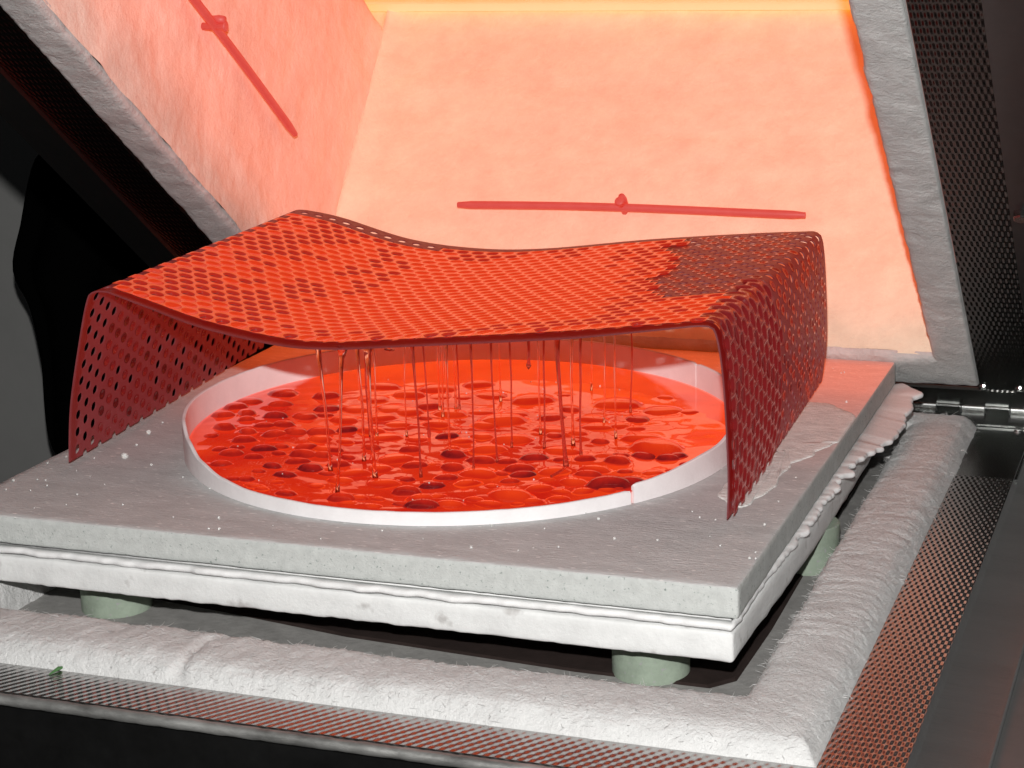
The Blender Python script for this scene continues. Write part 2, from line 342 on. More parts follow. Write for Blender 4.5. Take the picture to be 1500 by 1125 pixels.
# piano hinge
hg = empty('hinge'); hg.parent = kiln
HR = .0044; KW = .0190; kx = .0242-31*KW; i = 0
hyc = HY-.0005; hzc = -.0505
while kx < .13:
    m2 = MB(); m2.tube([(kx+.0004,hyc,hzc),(kx+.0008,hyc,hzc),(kx+KW-.0008,hyc,hzc),(kx+KW-.0004,hyc,hzc)], [HR*.9,HR,HR,HR*.9], 16)
    if i % 2: m2.add([LP(kx+e, u, v) for u in (-.001,.0125) for v in (-.0032,-.0016) for e in (.0006, KW-.0006)], [(0,1,3,2),(4,6,7,5),(0,4,5,1),(2,3,7,6),(0,2,6,4),(1,5,7,3)])   # tongue to the upper leaf
    else: m2.box((kx+.0006,hyc-.0155,hzc-HR*.98),(kx+KW-.0006,hyc,hzc-HR*.60))
    k_ = m2.build('knuckle', M_['hinge'], hg); sharp(k_); kx += KW; i += 1
m2 = MB(); m2.box((-.545,hyc-.040,Z+.0002),(.13,hyc-.0140,Z+.0016)); m2.build('hinge_leaf', M_['smooth'], hg)

# ------------------------------------------------------------------ lid: local axes x, u (along the rim away from the hinge), v (depth into the lid)
class LB(MB):
    def add(s, vs, fs, mi=0): MB.add(s, [LP(*v) for v in vs], fs, mi)
UB, UF = .046, .662
lb = LB()
lb.box((XR+.0005,.043,-.0005),(XR+FX,UF+.04,.0025)); lb.box((XL-FX,.043,-.0005),(XL-.0005,UF+.04,.0025))
lb.box((XL-.0004,UF+.001,-.0005),(XR+.0004,UF+.04,.0025))
lid = lb.build('lid', M_['embosslid'], kiln); tag(lid, 'raised kiln lid frame of embossed steel')
def lidpart(lb_, name, m_, smooth=False, **k): return lb_.build(name, m_, lid, smooth=smooth, **k)
lb = LB(); lb.box((XL-FX-.032,.0120,-.0012),(XR+FX+.034,.0425,.002)); lplate = lidpart(lb, 'lid_hinge_leaf', M_['smooth'])
for q in [(1441,566),(1494,569)]:
    d = rgt*((q[0]-750)/2855.4)-upv*((q[1]-562.5)/2855.4)+fwd; t = (LO-CAM).dot(LV)/d.dot(LV); X = CAM+d*t-LV*.0014; 
    screw(X.x, X.y, X.z, lid, -LV)
for xa in (XR+FX+.0004, XL-FX-.0344):
    lb = LB(); lb.box((xa,.0435,-.004),(xa+.034,UF+.04,.003)); lidpart(lb, 'lid_outer_strip', M_['lidstrip'])
lb = LB(); lb.box((XL-FX-.036,.012,.0035),(XR+FX+.036,UF+.04,.36)); 
sh = [f for k, f in enumerate(lb.f) if k not in (0,)]; lb.f = sh; lb.m = [0]*len(sh); lidpart(lb, 'lid_casing', M_['dark'])
# bolt on the lid's right strip
lb = LB(); cx, cu = .1095, .338
vs = [(cx+.0052*cos(pi/6+k*pi/3), cu+.0052*sin(pi/6+k*pi/3), v) for v in (-.003,-.0085,-.0095) for k in range(6)]
for k in range(6, 12): pass
vs[12:18] = [(cx+.0044*cos(pi/6+k*pi/3), cu+.0044*sin(pi/6+k*pi/3), -.0095) for k in range(6)]
lb.add(vs, [(k, (k+1)%6, 6+(k+1)%6, 6+k) for k in range(6)] + [(6+k, 6+(k+1)%6, 12+(k+1)%6, 12+k) for k in range(6)] + [tuple(range(12,18))])
lidpart(lb, 'bolt', M_['hinge'])
# fibre edge of the lid (cool, grey), a loop lofted from the inner to the outer outline
def lid_loop():
    i_, o_ = (-.4865,.094,.029,.626), (XL+.0006,UB,XR-.0006,UF)
    KP = [(0,.0065),(0,.005),(.015,.003),(.05,.0010),(.12,-.0004),(.4,-.0009),(.6,-.0009),(.8,-.0006),(.96,-.0002),(1,.003)]
    pr = []
    for a in range(len(KP)-1):
        for j in range(3): pr.append((KP[a][0]+(KP[a+1][0]-KP[a][0])*j/3, KP[a][1]+(KP[a+1][1]-KP[a][1])*j/3))
    pr.append(KP[-1])
    def dsp(p_, nr, k, s, t):
        c = p_.y if k in (1,3) else p_.x
        fade = min(1, (1-t)*9)
        dirv = [Vector((0,-1,0)),Vector((1,0,0)),Vector((0,1,0)),Vector((-1,0,0))][k]
        ins = 1-min(1, t/.5)
        jag = (.0030*fbm((c,k*3,0), 40, 3) + .0014*fbm((c,k*5,1), 150, 3))*ins
        if t < .04: return dirv*jag + Vector((0,0,(.0015*fbm((c,k*2,0), 35, 3)-.0005)*(1-t/.04)))
        a = .0012*fbm(p_, 25, 2, 3) + .0008*fbm(p_, 90, 3, 6) + .0006*fbm(p_, 240, 2, 8) + .0006*fbm((p_.x*(.35 if k in (1,3) else 1), p_.y*(1 if k in (1,3) else .35), 0), 130, 2, 2)
        return dirv*jag + Vector((0,0,-a*fade))
    return rim_loop(i_, o_, pr, .0024, dsp)
b = lid_loop(); b.v = [tuple(LP(*q)) for q in b.v]; lidpart(b, 'fibre_edge', M_['rim'], smooth=True)
# inner walls
VC = .336
def lining(f, nu, nv, name, m_, amp=1):
    vs = []; fs = []
    for j in range(nv+1):
        for i in range(nu+1): vs.append(f(i/nu, j/nv))
    for j in range(nv):
        for i in range(nu): fs.append((j*(nu+1)+i, j*(nu+1)+i+1, (j+1)*(nu+1)+i+1, (j+1)*(nu+1)+i))
    b_ = MB(); b_.add([LP(*q) for q in vs], fs); o_ = lidpart(b_, name, m_, smooth=True)
    h = [min(1, max(.12, (q[2]-.008+.014*fbm((q[0]+q[1],q[2],0), 30, 3))/.055)) for q in vs]
    o_.data.attributes.new('glow_level', 'FLOAT', 'POINT').data.foreach_set('value', h); return o_
def wr(x, y, z): return .0022*fbm((x,y,z), 9, 2, 1) + .0016*fbm((x*.5,y,z*1.4), 34, 3, 2) + .0005*fbm((x,y,z), 120, 2, 4)
def f_back(a, c):
    x = -.530+a*.569; v = .004+c*(VC-.004)
    return (x, .0985 - .0062*exp(-(v/.040)**2) + .010*max(0, min(1, 1-(x+.4915)/.03))**2*(x > -.4915) + wr(x,0,v), v)
lining(f_back, 150, 90, 'back_lining', M_['hot'])
def f_left(a, c):
    u = .094+a*.55; v = .004+c*(VC-.004)
    pud = .010*exp(-((v-.03)/.03)**2)*(.6+.8*fbm((u,1,0), 14, 2))*0
    st = .0030*fbm((u*1.0,7,v*.5), 30, 3, 6)*exp(-(v/.10)**2)
    q = min(1, max(0, (v-.286)/.022)); q = q*q*(3-2*q)
    return (-.4915 + .0062*exp(-(v/.045)**2) + .004*sin(6*v) + wr(0,u,v)*1.3 + st - .033*q, u, v)
lining(f_left, 150, 90, 'side_lining', M_['hotside'])
def f_right(a, c):
    u = .094+a*.55; v = .004+c*(VC-.004); return (.0345 - wr(1,u,v), u, v)
lining(f_right, 80, 40, 'side_lining', M_['hotside'])
def f_front(a, c):
    x = -.497+a*.536; v = .004+c*(VC-.004); return (x, .632 - wr(x,2,v), v)
lining(f_front, 60, 30, 'front_lining', M_['hotside'])
def f_ceil(a, c):
    x = -.530+a*.569; u = .094+c*.545; return (x, u, VC-.001-wr(x,u,5))
lining(f_ceil, 80, 80, 'ceiling_lining', M_['hot'])
lb = LB(); lb.box((-.5210,.1040,.3085),(.033,.1160,.334)); tag(lidpart(lb, 'ceiling_board', M_['hottop']), 'yellow glowing board at the top of the lid')
# quartz rods on holders
def rod(p0, p1, name='heating_rod', wav=.0016, side='back'):
    m_ = MB(); n = 26; pts = []
    for i in range(n+1):
        t = i/n; q = [p0[k]+(p1[k]-p0[k])*t for k in range(3)]; q[2] += wav*sin(pi*t*1.3)-wav*.5
        pts.append(LP(*q))
    ax = (pts[1]-pts[0]).normalized()
    r = .0033; rad = [r*.72]+[r]*(n-1)+[r*.72]
    m_.tube(pts, rad, 14); o_ = lidpart(m_, name, M_['rod'], smooth=True); sharp(o_, 50); return o_
rod((-.3770,.1085,.1125), (-.0810,.1085,.1145))
rod((-.4785,.226,.109), (-.4785,.560,.106))
def pin(x, u, v, axis, back):
    m_ = MB(); c = LP(x,u,v); a = LP(x+axis[0],u+axis[1],v+axis[2])-c
    m_.tube([c-a*.014, c+a*.004, c+a*.0052, c+a*.006], [.0028,.0028,.0042,.0030], 12)
    e = LP(x,u,v+.0065)-c
    m_.tube([c+e*.9-a*.012, c+e*.9-a*.002, c+e*.9+a*.003], [.0026,.0034,.0026], 10)
    return lidpart(m_, 'rod_holder', M_['rod'], smooth=True)
pin(-.2330,.1125,.1150,(0,1,0),1); pin(-.4745,.381,.1080,(1,0,0),1)

# ------------------------------------------------------------------ kiln posts, board, paper, shelf
lab = ['short round kiln post under the left front of the white board', 'short round kiln post under the right front corner of the white board', 'short round kiln post under the right side of the white board behind the corner']
for k, (x, y) in enumerate([(-.4120,.046), (-.0600,.041), (-.0125,.2380)]):
    m_ = MB(); R_ = .0222; ri = .012; n = 40
    for (ra, za, rb, zb) in [(R_,-.0709,R_,-.0418),(R_,-.0418,R_-.001,-.0411),(R_-.001,-.0411,ri,-.0411),(ri,-.0411,ri,-.0709),(ri,-.0709,R_,-.0709)]:
        for i in range(n):
            a0, a1 = 2*pi*i/n, 2*pi*(i+1)/n
            m_.add([(ra*cos(a0),ra*sin(a0),za+.071),(ra*cos(a1),ra*sin(a1),za+.071),(rb*cos(a1),rb*sin(a1),zb+.071),(rb*cos(a0),rb*sin(a0),zb+.071)], [(0,1,2,3)])
    o = m_.build('kiln_post', M_['post'], merge=1e-5); sharp(o); o.location = (x, y, -.071)
    tag(o, lab[k], 'kiln post', 'kiln posts holding up the shelf stack')
def bd(p_, n):
    a = .0007*fbm(p_, 60, 3, 3) + .0004*fbm(p_, 220, 2, 1)
    if n.x > .1: a += .0050*min(1, max(0, p_.y/.2))
    if n.z < -.3 and n.z > -.95: a += .0012*fbm(p_, 130, 3, 8)
    return a
b = round_box((-.503,-.0062,-.0407), (-.0005,.510,-.0236), (.005,.012,.003), .0022, bd)
o = b.build('support_board', [M_['board'], M_['board']], smooth=True, merge=1e-5); tag(o, 'chalky white board lying on the round posts, lowest of the stack', 'board')
# fibre paper: wavy lip around its edge
def paper():
    mb = MB(); path = []
    def base(side, s):
        return [(-.503+.503*s, -.0035, 0, -1), (0, -.0035+.515*s, 1, 0), (-.503*s, .5115, 0, 1), (-.503, .5115-.515*s, -1, 0)][side]
    for side, n in ((0,320),(1,320),(2,80),(3,80)):
        for i in range(n):
            s = i/n; x, y, dx, dy = base(side, s)
            off = .0026 + .0026*fbm((x*1.0,y,0), 22, 3, 1) + .0022*fbm((x,y,0), 90, 2, 5); dr = 0
            if side == 0: off += .0012; dr = .0012*fbm((x,0,0), 30, 2, 7)
            if side == 1:
                t = y
                fl_ = 1/(1+exp(-(t-.335)/.016))
                off = .0004 + .0018*fbm((x,y,0), 60, 3, 2) + (.0055*max(0, min(1, (t-.07)/.12)))*(1+1.3*fbm((x,y,3), 75, 2, 6)) + fl_*(.0150+.0032*fbm((0,y,0), 90, 3, 4))
                if t > .487: off -= (t-.487)**2*26
                dr = fl_*.0045 - fl_*.006*max(0, (t-.42)/.09) + .0014*fbm((0,y,0), 110, 2, 9)*min(1, max(0, (t-.05)/.1))*(1-.75*fl_)
            path.append((x, y, dx, dy, off, dr))
    K = 9; V = []
    for (x, y, dx, dy, off, dr) in path:
        th = .0036; zt = -.0183
        P = []
        for (d, z) in [(-.0025,zt)]: P.append((d, z))
        lip = .0013*fbm((x,y,0), 45, 2, 3)
        for a in (90, 60, 30, 0, -30, -60, -90):
            P.append((off-th/2+th/2*cos(radians(a)), zt-th/2-dr+lip+(th/2+.0002)*sin(radians(a))))
        P += [(-.004,zt-th-.0006)]
        for d, z in P: V.append((x+dx*d, y+dy*d, z))
    m = len(path); F = [(i*K+j, ((i+1)%m)*K+j, ((i+1)%m)*K+(j+1)%K, i*K+(j+1)%K) for i in range(m) for j in range(K)]
    mb.add(V, F); mb.box((-.496,.005,-.0222),(-.005,.506,-.0186)); return mb
o = paper().build('fibre_paper', M_['paper'], smooth=True); tag(o, 'thin white fibre paper sheet with wavy frayed edge between shelf and board', 'fibre paper')
def sd(p_, n):
    if n.z > .9: return .00025*fbm((p_.x*.5,p_.y,0), 60, 3)
    if n.z > .25: return .0012*min(0, fbm(p_, 55, 3, 13)) + .0007*fbm(p_, 200, 3, 3)
    return .0005*fbm(p_, 45, 3, 3) + .0004*fbm(p_, 260, 2, 5)
b = round_box((-.5005,0,-.018), (.0005,.511,.0), (.005,.005,.003), .0018, sd)
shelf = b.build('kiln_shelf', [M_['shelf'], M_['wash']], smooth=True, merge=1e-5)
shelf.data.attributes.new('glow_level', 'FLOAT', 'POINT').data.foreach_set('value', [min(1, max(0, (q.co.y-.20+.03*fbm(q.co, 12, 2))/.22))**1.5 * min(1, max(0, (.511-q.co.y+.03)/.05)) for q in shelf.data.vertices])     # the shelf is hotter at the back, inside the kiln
tag(shelf, 'thick square grey kiln shelf carrying the ring of molten glass', 'kiln shelf')
# flaking patch of kiln wash by the right leg of the steel
PT = [(-.06,.385),(-.0398,.3798),(-.0244,.3760),(-.0065,.3582),(.0000,.3456),(.0000,.3145),(.0000,.2834),(-.0071,.2648),(-.0134,.2409),(-.0193,.2269),(-.0214,.1962),(-.0197,.1792),(-.0258,.1412),(-.0323,.13),(-.048,.15),(-.05,.20),(-.052,.26),(-.06,.32)]
def patch():
    out = []
    for i in range(len(PT)):
        a, c = Vector(PT[i]), Vector(PT[(i+1)%len(PT)]); n = max(2, int((c-a).length/.002))
        for j in range(n):
            q = a+(c-a)*j/n; k = 0 if q.x > -.001 else 1
            out.append((min(-.0002, q.x+k*.0040*fbm((q.x,q.y,0), 70, 3)), q.y+k*.0040*fbm((q.x,q.y,4), 70, 3)))
    m_ = MB(); n = len(out); c = Vector((-.032,.27)); rings = [(1,-.0004),(1,.0003),(.985,.0007),(.9,.0008),(.7,.0008),(.45,.0008),(.2,.0008)]
    V = []
    for s, z in rings:
        for x, y in out:
            X = (c.x+(x-c.x)*s, c.y+(y-c.y)*s); V.append((*X, z+(.00045*fbm((X[0],X[1],0), 160, 3) if s < .99 else 0)))
    F = [(r*n+i, r*n+(i+1)%n, (r+1)*n+(i+1)%n, (r+1)*n+i) for r in range(len(rings)-1) for i in range(n)] + [tuple((len(rings)-1)*n+i for i in range(n))]
    m_.add(V, F); return m_
o = patch().build('kiln_wash_patch', M_['patch'], shelf, smooth=True); tag(o, 'pale flaking patch of kiln wash beside the right leg')

# ------------------------------------------------------------------ ring dam
RX, RY, RO, TK = -.2466, .2326, .1885, .0025
dam = empty('ring_dam'); tag(dam, 'white ceramic fibre strip bent into a ring holding the molten glass', 'dam ring')
def hgt(ph, seg):
    ph = (ph+180) % 360-180
    K = [(-180,.0262),(-160,.0270),(-150,.0262),(-141,.0205),(-132,.0145),(-122,.0105),(-114,.0088),(-90,.0082),(-60,.0082),(-36.2,.0086),(-36,.0122),(-12,.0165),(8,.0235),(25,.0258),(60,.0256),(120,.0250),(180,.0262)]
    for i in range(len(K)-1):
        if K[i][0] <= ph <= K[i+1][0]:
            t = (ph-K[i][0])/(K[i+1][0]-K[i][0]); t = t*t*(3-2*t); return K[i][1]+(K[i+1][1]-K[i][1])*t
    return .025
def strip(a0, a1, n, dr0=0, seg=0):
    m_ = MB(); V = []; K = 8
    for i in range(n+1):
        t = i/n; a = a0+(a1-a0)*t; h = hgt(a, seg); r = RO-TK
        wob = .0006*fbm((a*.02,seg,0), 3, 3)+dr0*(1-t)**6
        e = .0006
        if i in (0, n): e = .0012; h -= .0006
        h += .0004*fbm((a*.05,1,0), 4, 3)
        for (rr, z) in [(r,0),(r,h*.5),(r,h-e),(r+e,h),(r+TK-e,h),(r+TK,h-e),(r+TK,h*.5),(r+TK,0)]:
            V.append((RX+(rr+wob)*cos(radians(a)), RY+(rr+wob)*sin(radians(a)), z+.0002))
    F = [(i*K+j, (i+1)*K+j, (i+1)*K+(j+1)%K, i*K+(j+1)%K) for i in range(n) for j in range(K)] + [tuple(range(K)), tuple(n*K+j for j in range(K))]
    m_.add(V, F); return m_
o = strip(-35.7, 47, 90, seg=0).build('dam_strip', M_['dam'], dam); sharp(o, 40)
o = strip(47.3, 323.7, 260, seg=1).build('dam_strip', M_['dam'], dam); sharp(o, 40)

# ------------------------------------------------------------------ perforated steel sheet
def cat(pts, n):
    P = [Vector(q) for q in pts]; out = []
    for i in range(len(P)-1):
        a, b_, c, d = P[max(0,i-1)], P[i], P[i+1], P[min(len(P)-1,i+2)]
        for k in range(n):
            t = k/n; out.append(.5*((2*b_)+(c-a)*t+(2*a-5*b_+4*c-d)*t*t+(3*b_-a-3*c+d)*t**3))
    out.append(P[-1]); return out
# measured cross-sections (x, z) at the front and at the back, left foot -> left bend -> sag -> right bend -> right foot
FRONT = ([(-.4732,.0003),(-.4680,.042),(-.4570,.0864),(-.4490,.1130),(-.4440,.1195),(-.4340,.1205)],
         [(-.4340,.1205),(-.4050,.1130),(-.3701,.1040),(-.3180,.0955),(-.2807,.0945),(-.2259,.0995),(-.1556,.1065),(-.0966,.1128),(-.0480,.1182)],
         [(-.0480,.1182),(-.0395,.1180),(-.0360,.1130),(-.0330,.0960),(-.0308,.0699),(-.0290,.0292),(-.0298,.0003)])
BACK = ([(-.4970,.0003),(-.4880,.040),(-.4750,.085),(-.4650,.1110),(-.4600,.1175),(-.4500,.1180)],
        [(-.4500,.1180),(-.4195,.1130),(-.3621,.0980),(-.3054,.0928),(-.2500,.0949),(-.1694,.1047),(-.0919,.1120),(-.0530,.1148)],
        [(-.0530,.1148),(-.0445,.1148),(-.0400,.1090),(-.0376,.0855),(-.0361,.0452),(-.0375,.0200),(-.0400,.0003)])
def arc(segs):
    pts = []
    for s_ in segs:
        c = cat([(x,0,z) for x, z in s_], 14); pts += c if not pts else c[1:]
    L_ = [0]
    for i in range(1, len(pts)): L_.append(L_[-1]+(pts[i]-pts[i-1]).length)
    return pts, L_
CF, LF = arc(FRONT); CB, LBk = arc(BACK)
LEN = (LF[-1]+LBk[-1])/2
Y0, Y1 = .0985, .4205; DEP = Y1-Y0
def ev(C, L_, s):
    s = min(max(s, 0), 1)*L_[-1]; i = min(max(bisect.bisect(L_, s)-1, 0), len(C)-2)
    t = (s-L_[i])/(L_[i+1]-L_[i]); return C[i]+(C[i+1]-C[i])*t
LFR = [sum(1 for _ in ()),]
SL = LF[70]/LF[-1]; SR = 1-(LF[-1]-LF[70+112])/LF[-1]     # arc fractions of the two bends
def surf(s, v):
    f = s/LEN; t = v/DEP
    p_ = ev(CF, LF, f)*(1-t) + ev(CB, LBk, f)*t
    y = Y0+v
    mid = max(0, min(1, (f-SL)/(SR-SL)))
    sag = sin(pi*mid)
    z = p_.z
    if 0 < mid < 1:
        z -= .005*sag*sin(pi*min(1, max(0, t)))
        if v < .012: z -= .0030*(1-v/.012)**2*min(1, sag*1.8)
    if s < 0: z += s
    if s > LEN: z -= (s-LEN)
    if mid >= 1: p_.x += .004*sin(pi*t)*sin(pi*min(1, (1-f)/(1-SR)))     # right leg bulges outwards
    return Vector((p_.x, y, z))
def frame(s, v):
    e = .002; a = surf(s+e, v)-surf(s-e, v); c = surf(s, v+e)-surf(s, v-e)
    n = a.cross(c); n.normalize(); return surf(s, v), n      # outward (up on the top)
PIT_S, PIT_V, HRAD = .0120, .01042, .00345
NC = int((DEP-.002)/PIT_V); MV = (DEP-NC*PIT_V)/2
NR = int(LEN/PIT_S); S0 = (LEN-NR*PIT_S)/2
OUT = [(-2,-1),(-1,-1),(0,-1),(1,-1),(2,-1),(2,0),(2,1),(1,1),(0,1),(-1,1),(-2,1),(-2,0)]
def angs(i): a = OUT[i]; return math.atan2(a[1]*PIT_V/2, a[0]*PIT_S/4)
CELLS = []
for j in range(NC):
    for i in range(NR+(j % 2)):
        s = S0+(i+.5)*PIT_S-(PIT_S/2 if j % 2 else 0); v = MV+(j+.5)*PIT_V
        half = 0
        if j % 2 and i == 0: half = 1
        if j % 2 and i == NR: half = -1
        CELLS.append((i, j, s, v, half))
smid = lambda s: (s/LEN-SL)/(SR-SL)
def state(i, j, s, v, half):
    """what the photograph shows in each hole"""
    f = smid(s); t = v/DEP; r = random.random(); nz = fbm((s*1.0,v,0), 18, 2, 5)
    if half: return 'open'
    if f < 0:                                   # left leg
        if t < .11: return 'open'
        return 'film' if (nz > -.06 and r < .80) or r < .15 else 'open'
    if f > 1:                                   # right leg: glass coat near the front only
        if t < .40+.10*nz-.10*(f-1): return 'cool'
        return 'film' if r < .55 else 'open'
    if t > .955-.05*(f < .3): return 'open' if f < .55 else ('film' if r < .7 else 'open')
    if f < .02 and t < .93: return 'web' if r > .5 else 'webdark'
    right = .88+.3*max(0, t-.25)*-.45+.09*nz    # bare steel at the right back
    if t > .28 and f > right: return 'film' if r < .6 else 'open'
    if t > .25 and f > right-.13 and r < (f-right+.13)/.13*.9: return 'webdark'
    if t < .030 and .2 < f < .86: return 'film' if r < .5 else 'open'
    dk = .0
    if f < .22: dk = .72
    elif f < .30: dk = .45 if t > .4 else .3
    elif t > .84: dk = .8 if f < .62 else .2
    elif t < .10: dk = .75
    elif f > .80 and t < .34: dk = .55
    elif f > .92: dk = .4
    return 'webdark' if r < dk*(.55+2.0*nz) else 'web'
ST = [state(*c) for c in CELLS]
steel = MB(); glass = MB(); films = MB()
T2 = .00045
def ring_pts(s, v, half, r=None):
    idx = range(12) if not half else ([2,3,4,5,6,7,8] if half > 0 else [8,9,10,11,0,1,2])
    out = []
    for k in idx:
        if r is None: out.append((s+OUT[k][0]*PIT_S/4, v+OUT[k][1]*PIT_V/2))
        else:
            a = angs(k); out.append((s+r*cos(a), v+r*sin(a)))
    return out
FR = {}
def fr_(q):
    key = (round(q[0],6), round(q[1],6))
    if key not in FR: FR[key] = frame(*q)
    return FR[key]
for c, st in zip(CELLS, ST):
    i, j, s, v, half = c
    o_ = ring_pts(s, v, half); h_ = ring_pts(s, v, half, HRAD); n = len(o_); m = n if not half else n-1
    Vt = [];
    for q in o_: p_, nr = fr_(q); Vt.append(p_+nr*T2)
    for q in h_: p_, nr = fr_(q); Vt.append(p_+nr*T2)
    for q in o_: p_, nr = fr_(q); Vt.append(p_-nr*T2)
    for q in h_: p_, nr = fr_(q); Vt.append(p_-nr*T2)
    F = []
    for k in range(m):
        l = (k+1) % n
        F += [(k,l,n+l,n+k), (2*n+l,2*n+k,3*n+k,3*n+l), (n+k,n+l,3*n+l,3*n+k)]
    steel.add(Vt, F)
    # films plugging holes on the legs and the bare parts
    pc, nc = frame(s, v)
    if st == 'film':
        mi = 0 if random.random() < .75 else 1
        if smid(s) > .8: mi = 2 if random.random() < max(.15, .95-1.3*max(0, (smid(s)-1)/(1/SR-1))/6) else 0
        sg = 1 if smid(s) > .5 else -1
        V2 = []
        for rr, dz in ((HRAD*1.12,.0008),(HRAD*.95,.0009),(HRAD*.6,.0003),(HRAD*.25,-.0001)):
            for k in range(12):
                p_, nr = frame(s+rr*cos(angs(k)), v+rr*sin(angs(k))); V2.append(p_+nr*sg*dz)
        V2.append(pc+nc*sg*-.0002)
        films.add(V2, [(a*12+k, a*12+(k+1)%12, (a+1)*12+(k+1)%12, (a+1)*12+k) for a in range(3) for k in range(12)] + [(36+k, 36+(k+1)%12, 48) for k in range(12)], mi)
    if st in ('web', 'webdark', 'cool'):
        cool = st == 'cool'
        jit = .25 if not cool else .9
        lump = .00045*fbm((s,v,0), 130, 2, 2)*jit*3
        top = .0021 if not cool else .0025
        prof_ = [(None, top), (.00535, top-.00012), (.0049, top-.00040), (.0040, top-.00078), (.0022, top-.00110)]
        if st == 'webdark' or (cool and random.random() < .75): prof_ = [(None, top), (.0047, top-.0003), (.0039, top-.0012), (.0031, top-.0023), (.0016, top-.0033)]
        V2 = []
        for rr, dz in prof_:
            for q, k in zip(ring_pts(s, v, 0, rr), range(12)):
                if rr:   # oval hollows that fill the cell
                    q = (s+(q[0]-s)*1.10, v+(q[1]-v)*.985)
                p_, nr = fr_(q) if rr is None else frame(*q)
                dz2 = dz+(.00035*fbm((q[0],q[1],0), 220, 2, 3)*jit*2 if rr is None or cool else lump*.5)
                V2.append(p_+nr*dz2)
        V2.append(pc+nc*((top-.0012 if prof_[4][1] > top-.002 else top-.0036)+lump))
        a_web, a_cell = (0, 1 if st == 'web' else 2) if not cool else (3, 4)
        for a in range(4):
            glass.add([], [], 0)
            o2 = len(glass.v) if a == 0 else o2
            if a == 0: glass.v += [tuple(q) for q in V2]
            for k in range(12):
                glass.f.append((o2+a*12+k, o2+a*12+(k+1)%12, o2+(a+1)*12+(k+1)%12, o2+(a+1)*12+k)); glass.m.append(a_web if a < 1 else a_cell)
        for k in range(12): glass.f.append((o2+48+k, o2+48+(k+1)%12, o2+60)); glass.m.append(a_cell)
# solid margins along front and back edges
for (va, vb) in ((-.001, MV), (DEP-MV, DEP+.001)):
    j_ = 0 if va < .01 else NC-1
    n_ = NR*4; sa = [S0+q*PIT_S/4 for q in range(n_+1)]
    V = []
    for s in sa:
        for v in (va, vb):
            p_, nr = frame(s, min(max(v, 0), DEP)); p_.y = Y0+v; V += [p_+nr*T2, p_-nr*T2]
    F = []
    for k in range(n_):
        a, b_ = k*4, (k+1)*4
        F += [(a,a+2,b_+2,b_), (a+1,b_+1,b_+3,a+3), (a,b_,b_+1,a+1), (a+2,a+3,b_+3,b_+2)]
    steel.add(V, F)
st_o = steel.build('perforated_sheet', M_['steel'], merge=2e-5); sharp(st_o, 50)
tag(st_o, 'glowing red perforated steel sheet bent into a sagging bridge over the ring of glass', 'perforated sheet')
fm = films.build('glass_film', [M_['plug'], M_['plugdark'], M_['pluglit']], smooth='keep')
tag(fm, 'thin dark red glass films plugging the holes of the steel sheet', 'glass film', kind='stuff')
gl = glass.build('molten_glass', [M_['web'], M_['cell'], M_['celldark'], M_['coolweb'], M_['coolcell']], smooth=True, merge=3e-5)
tag(gl, 'molten orange red glass sheet draining through the perforated steel in dripping strands', 'molten glass')
fm.parent = gl; 
for k in ('label','category'):
    del fm[k]

# strands: photograph columns give top x; foot pixel on the pool gives where each lands
PZ = .0082
STR = [(470,484,690,1.1,0),(482,493,722,1.0,0),(527,533,676,1.0,0),(537,541,640,.9,1),(543,549,700,1.3,0),(551,551,642,.8,0),
       (592,597,640,.6,0),(608,616,698,1.0,1),(643,645,602,1.0,0),(648,650,612,.8,0),(657,658,668,.9,0),(664,667,604,.9,0),(670,672,600,.8,1),
       (691,694,692,.8,1),(720,727,678,.8,1),(731,734,588,.8,0),(747,750,657,.8,1),(787,793,637,.8,0),(797,797,657,.9,1),(813,829,684,1.7,1),
       (838,840,652,1.0,0),(850,852,672,1.0,1),(867,867,572,.6,0),(885,885,622,.7,0),(902,901,642,.7,0),(923,924,604,.8,1)]
def under(x, y):
    best = None
    v = min(max(y-Y0, .003), DEP-.003); lo, hi = SL*LEN, SR*LEN
    for k in range(24):
        m = (lo+hi)/2
        if surf(m, v).x < x: lo = m
        else: hi = m
    p_, nr = frame((lo+hi)/2, v); return p_-nr*T2
for (xt, xb, yb, w_, dk) in STR:
    B_ = pix(xb, yb, PZ); 
    # the top hangs from the sheet right above, leaning by the photographed offset
    T_ = under(B_.x + (xt-xb)/2500., B_.y + .004); n = 12; pts = []; rad = []
    for k in range(n+1):
        t = k/n; q = T_.lerp(B_, t); q.x += .0006*sin(t*4+xt)+.0009*fbm((xt,t*2,0), 1.5, 2); pts.append(q)
        r = (.00068 if dk else .00084)*w_*(1+1.7*exp(-t*9)*(.6+w_*.6)); rad.append(r)
    rad[-2] *= 1.25; rad[-1] = rad[-2]*1.5; pts[-1] = pts[-1]-Vector((0,0,.0008)); pts[0] = pts[0]+Vector((0,0,.0006)); rad[0] *= 1.5
    m_ = MB(); m_.tube(pts, rad, 9)
    m_.build('glass_strand', M_['stranddark'] if dk else M_['strand'], gl, smooth=True)
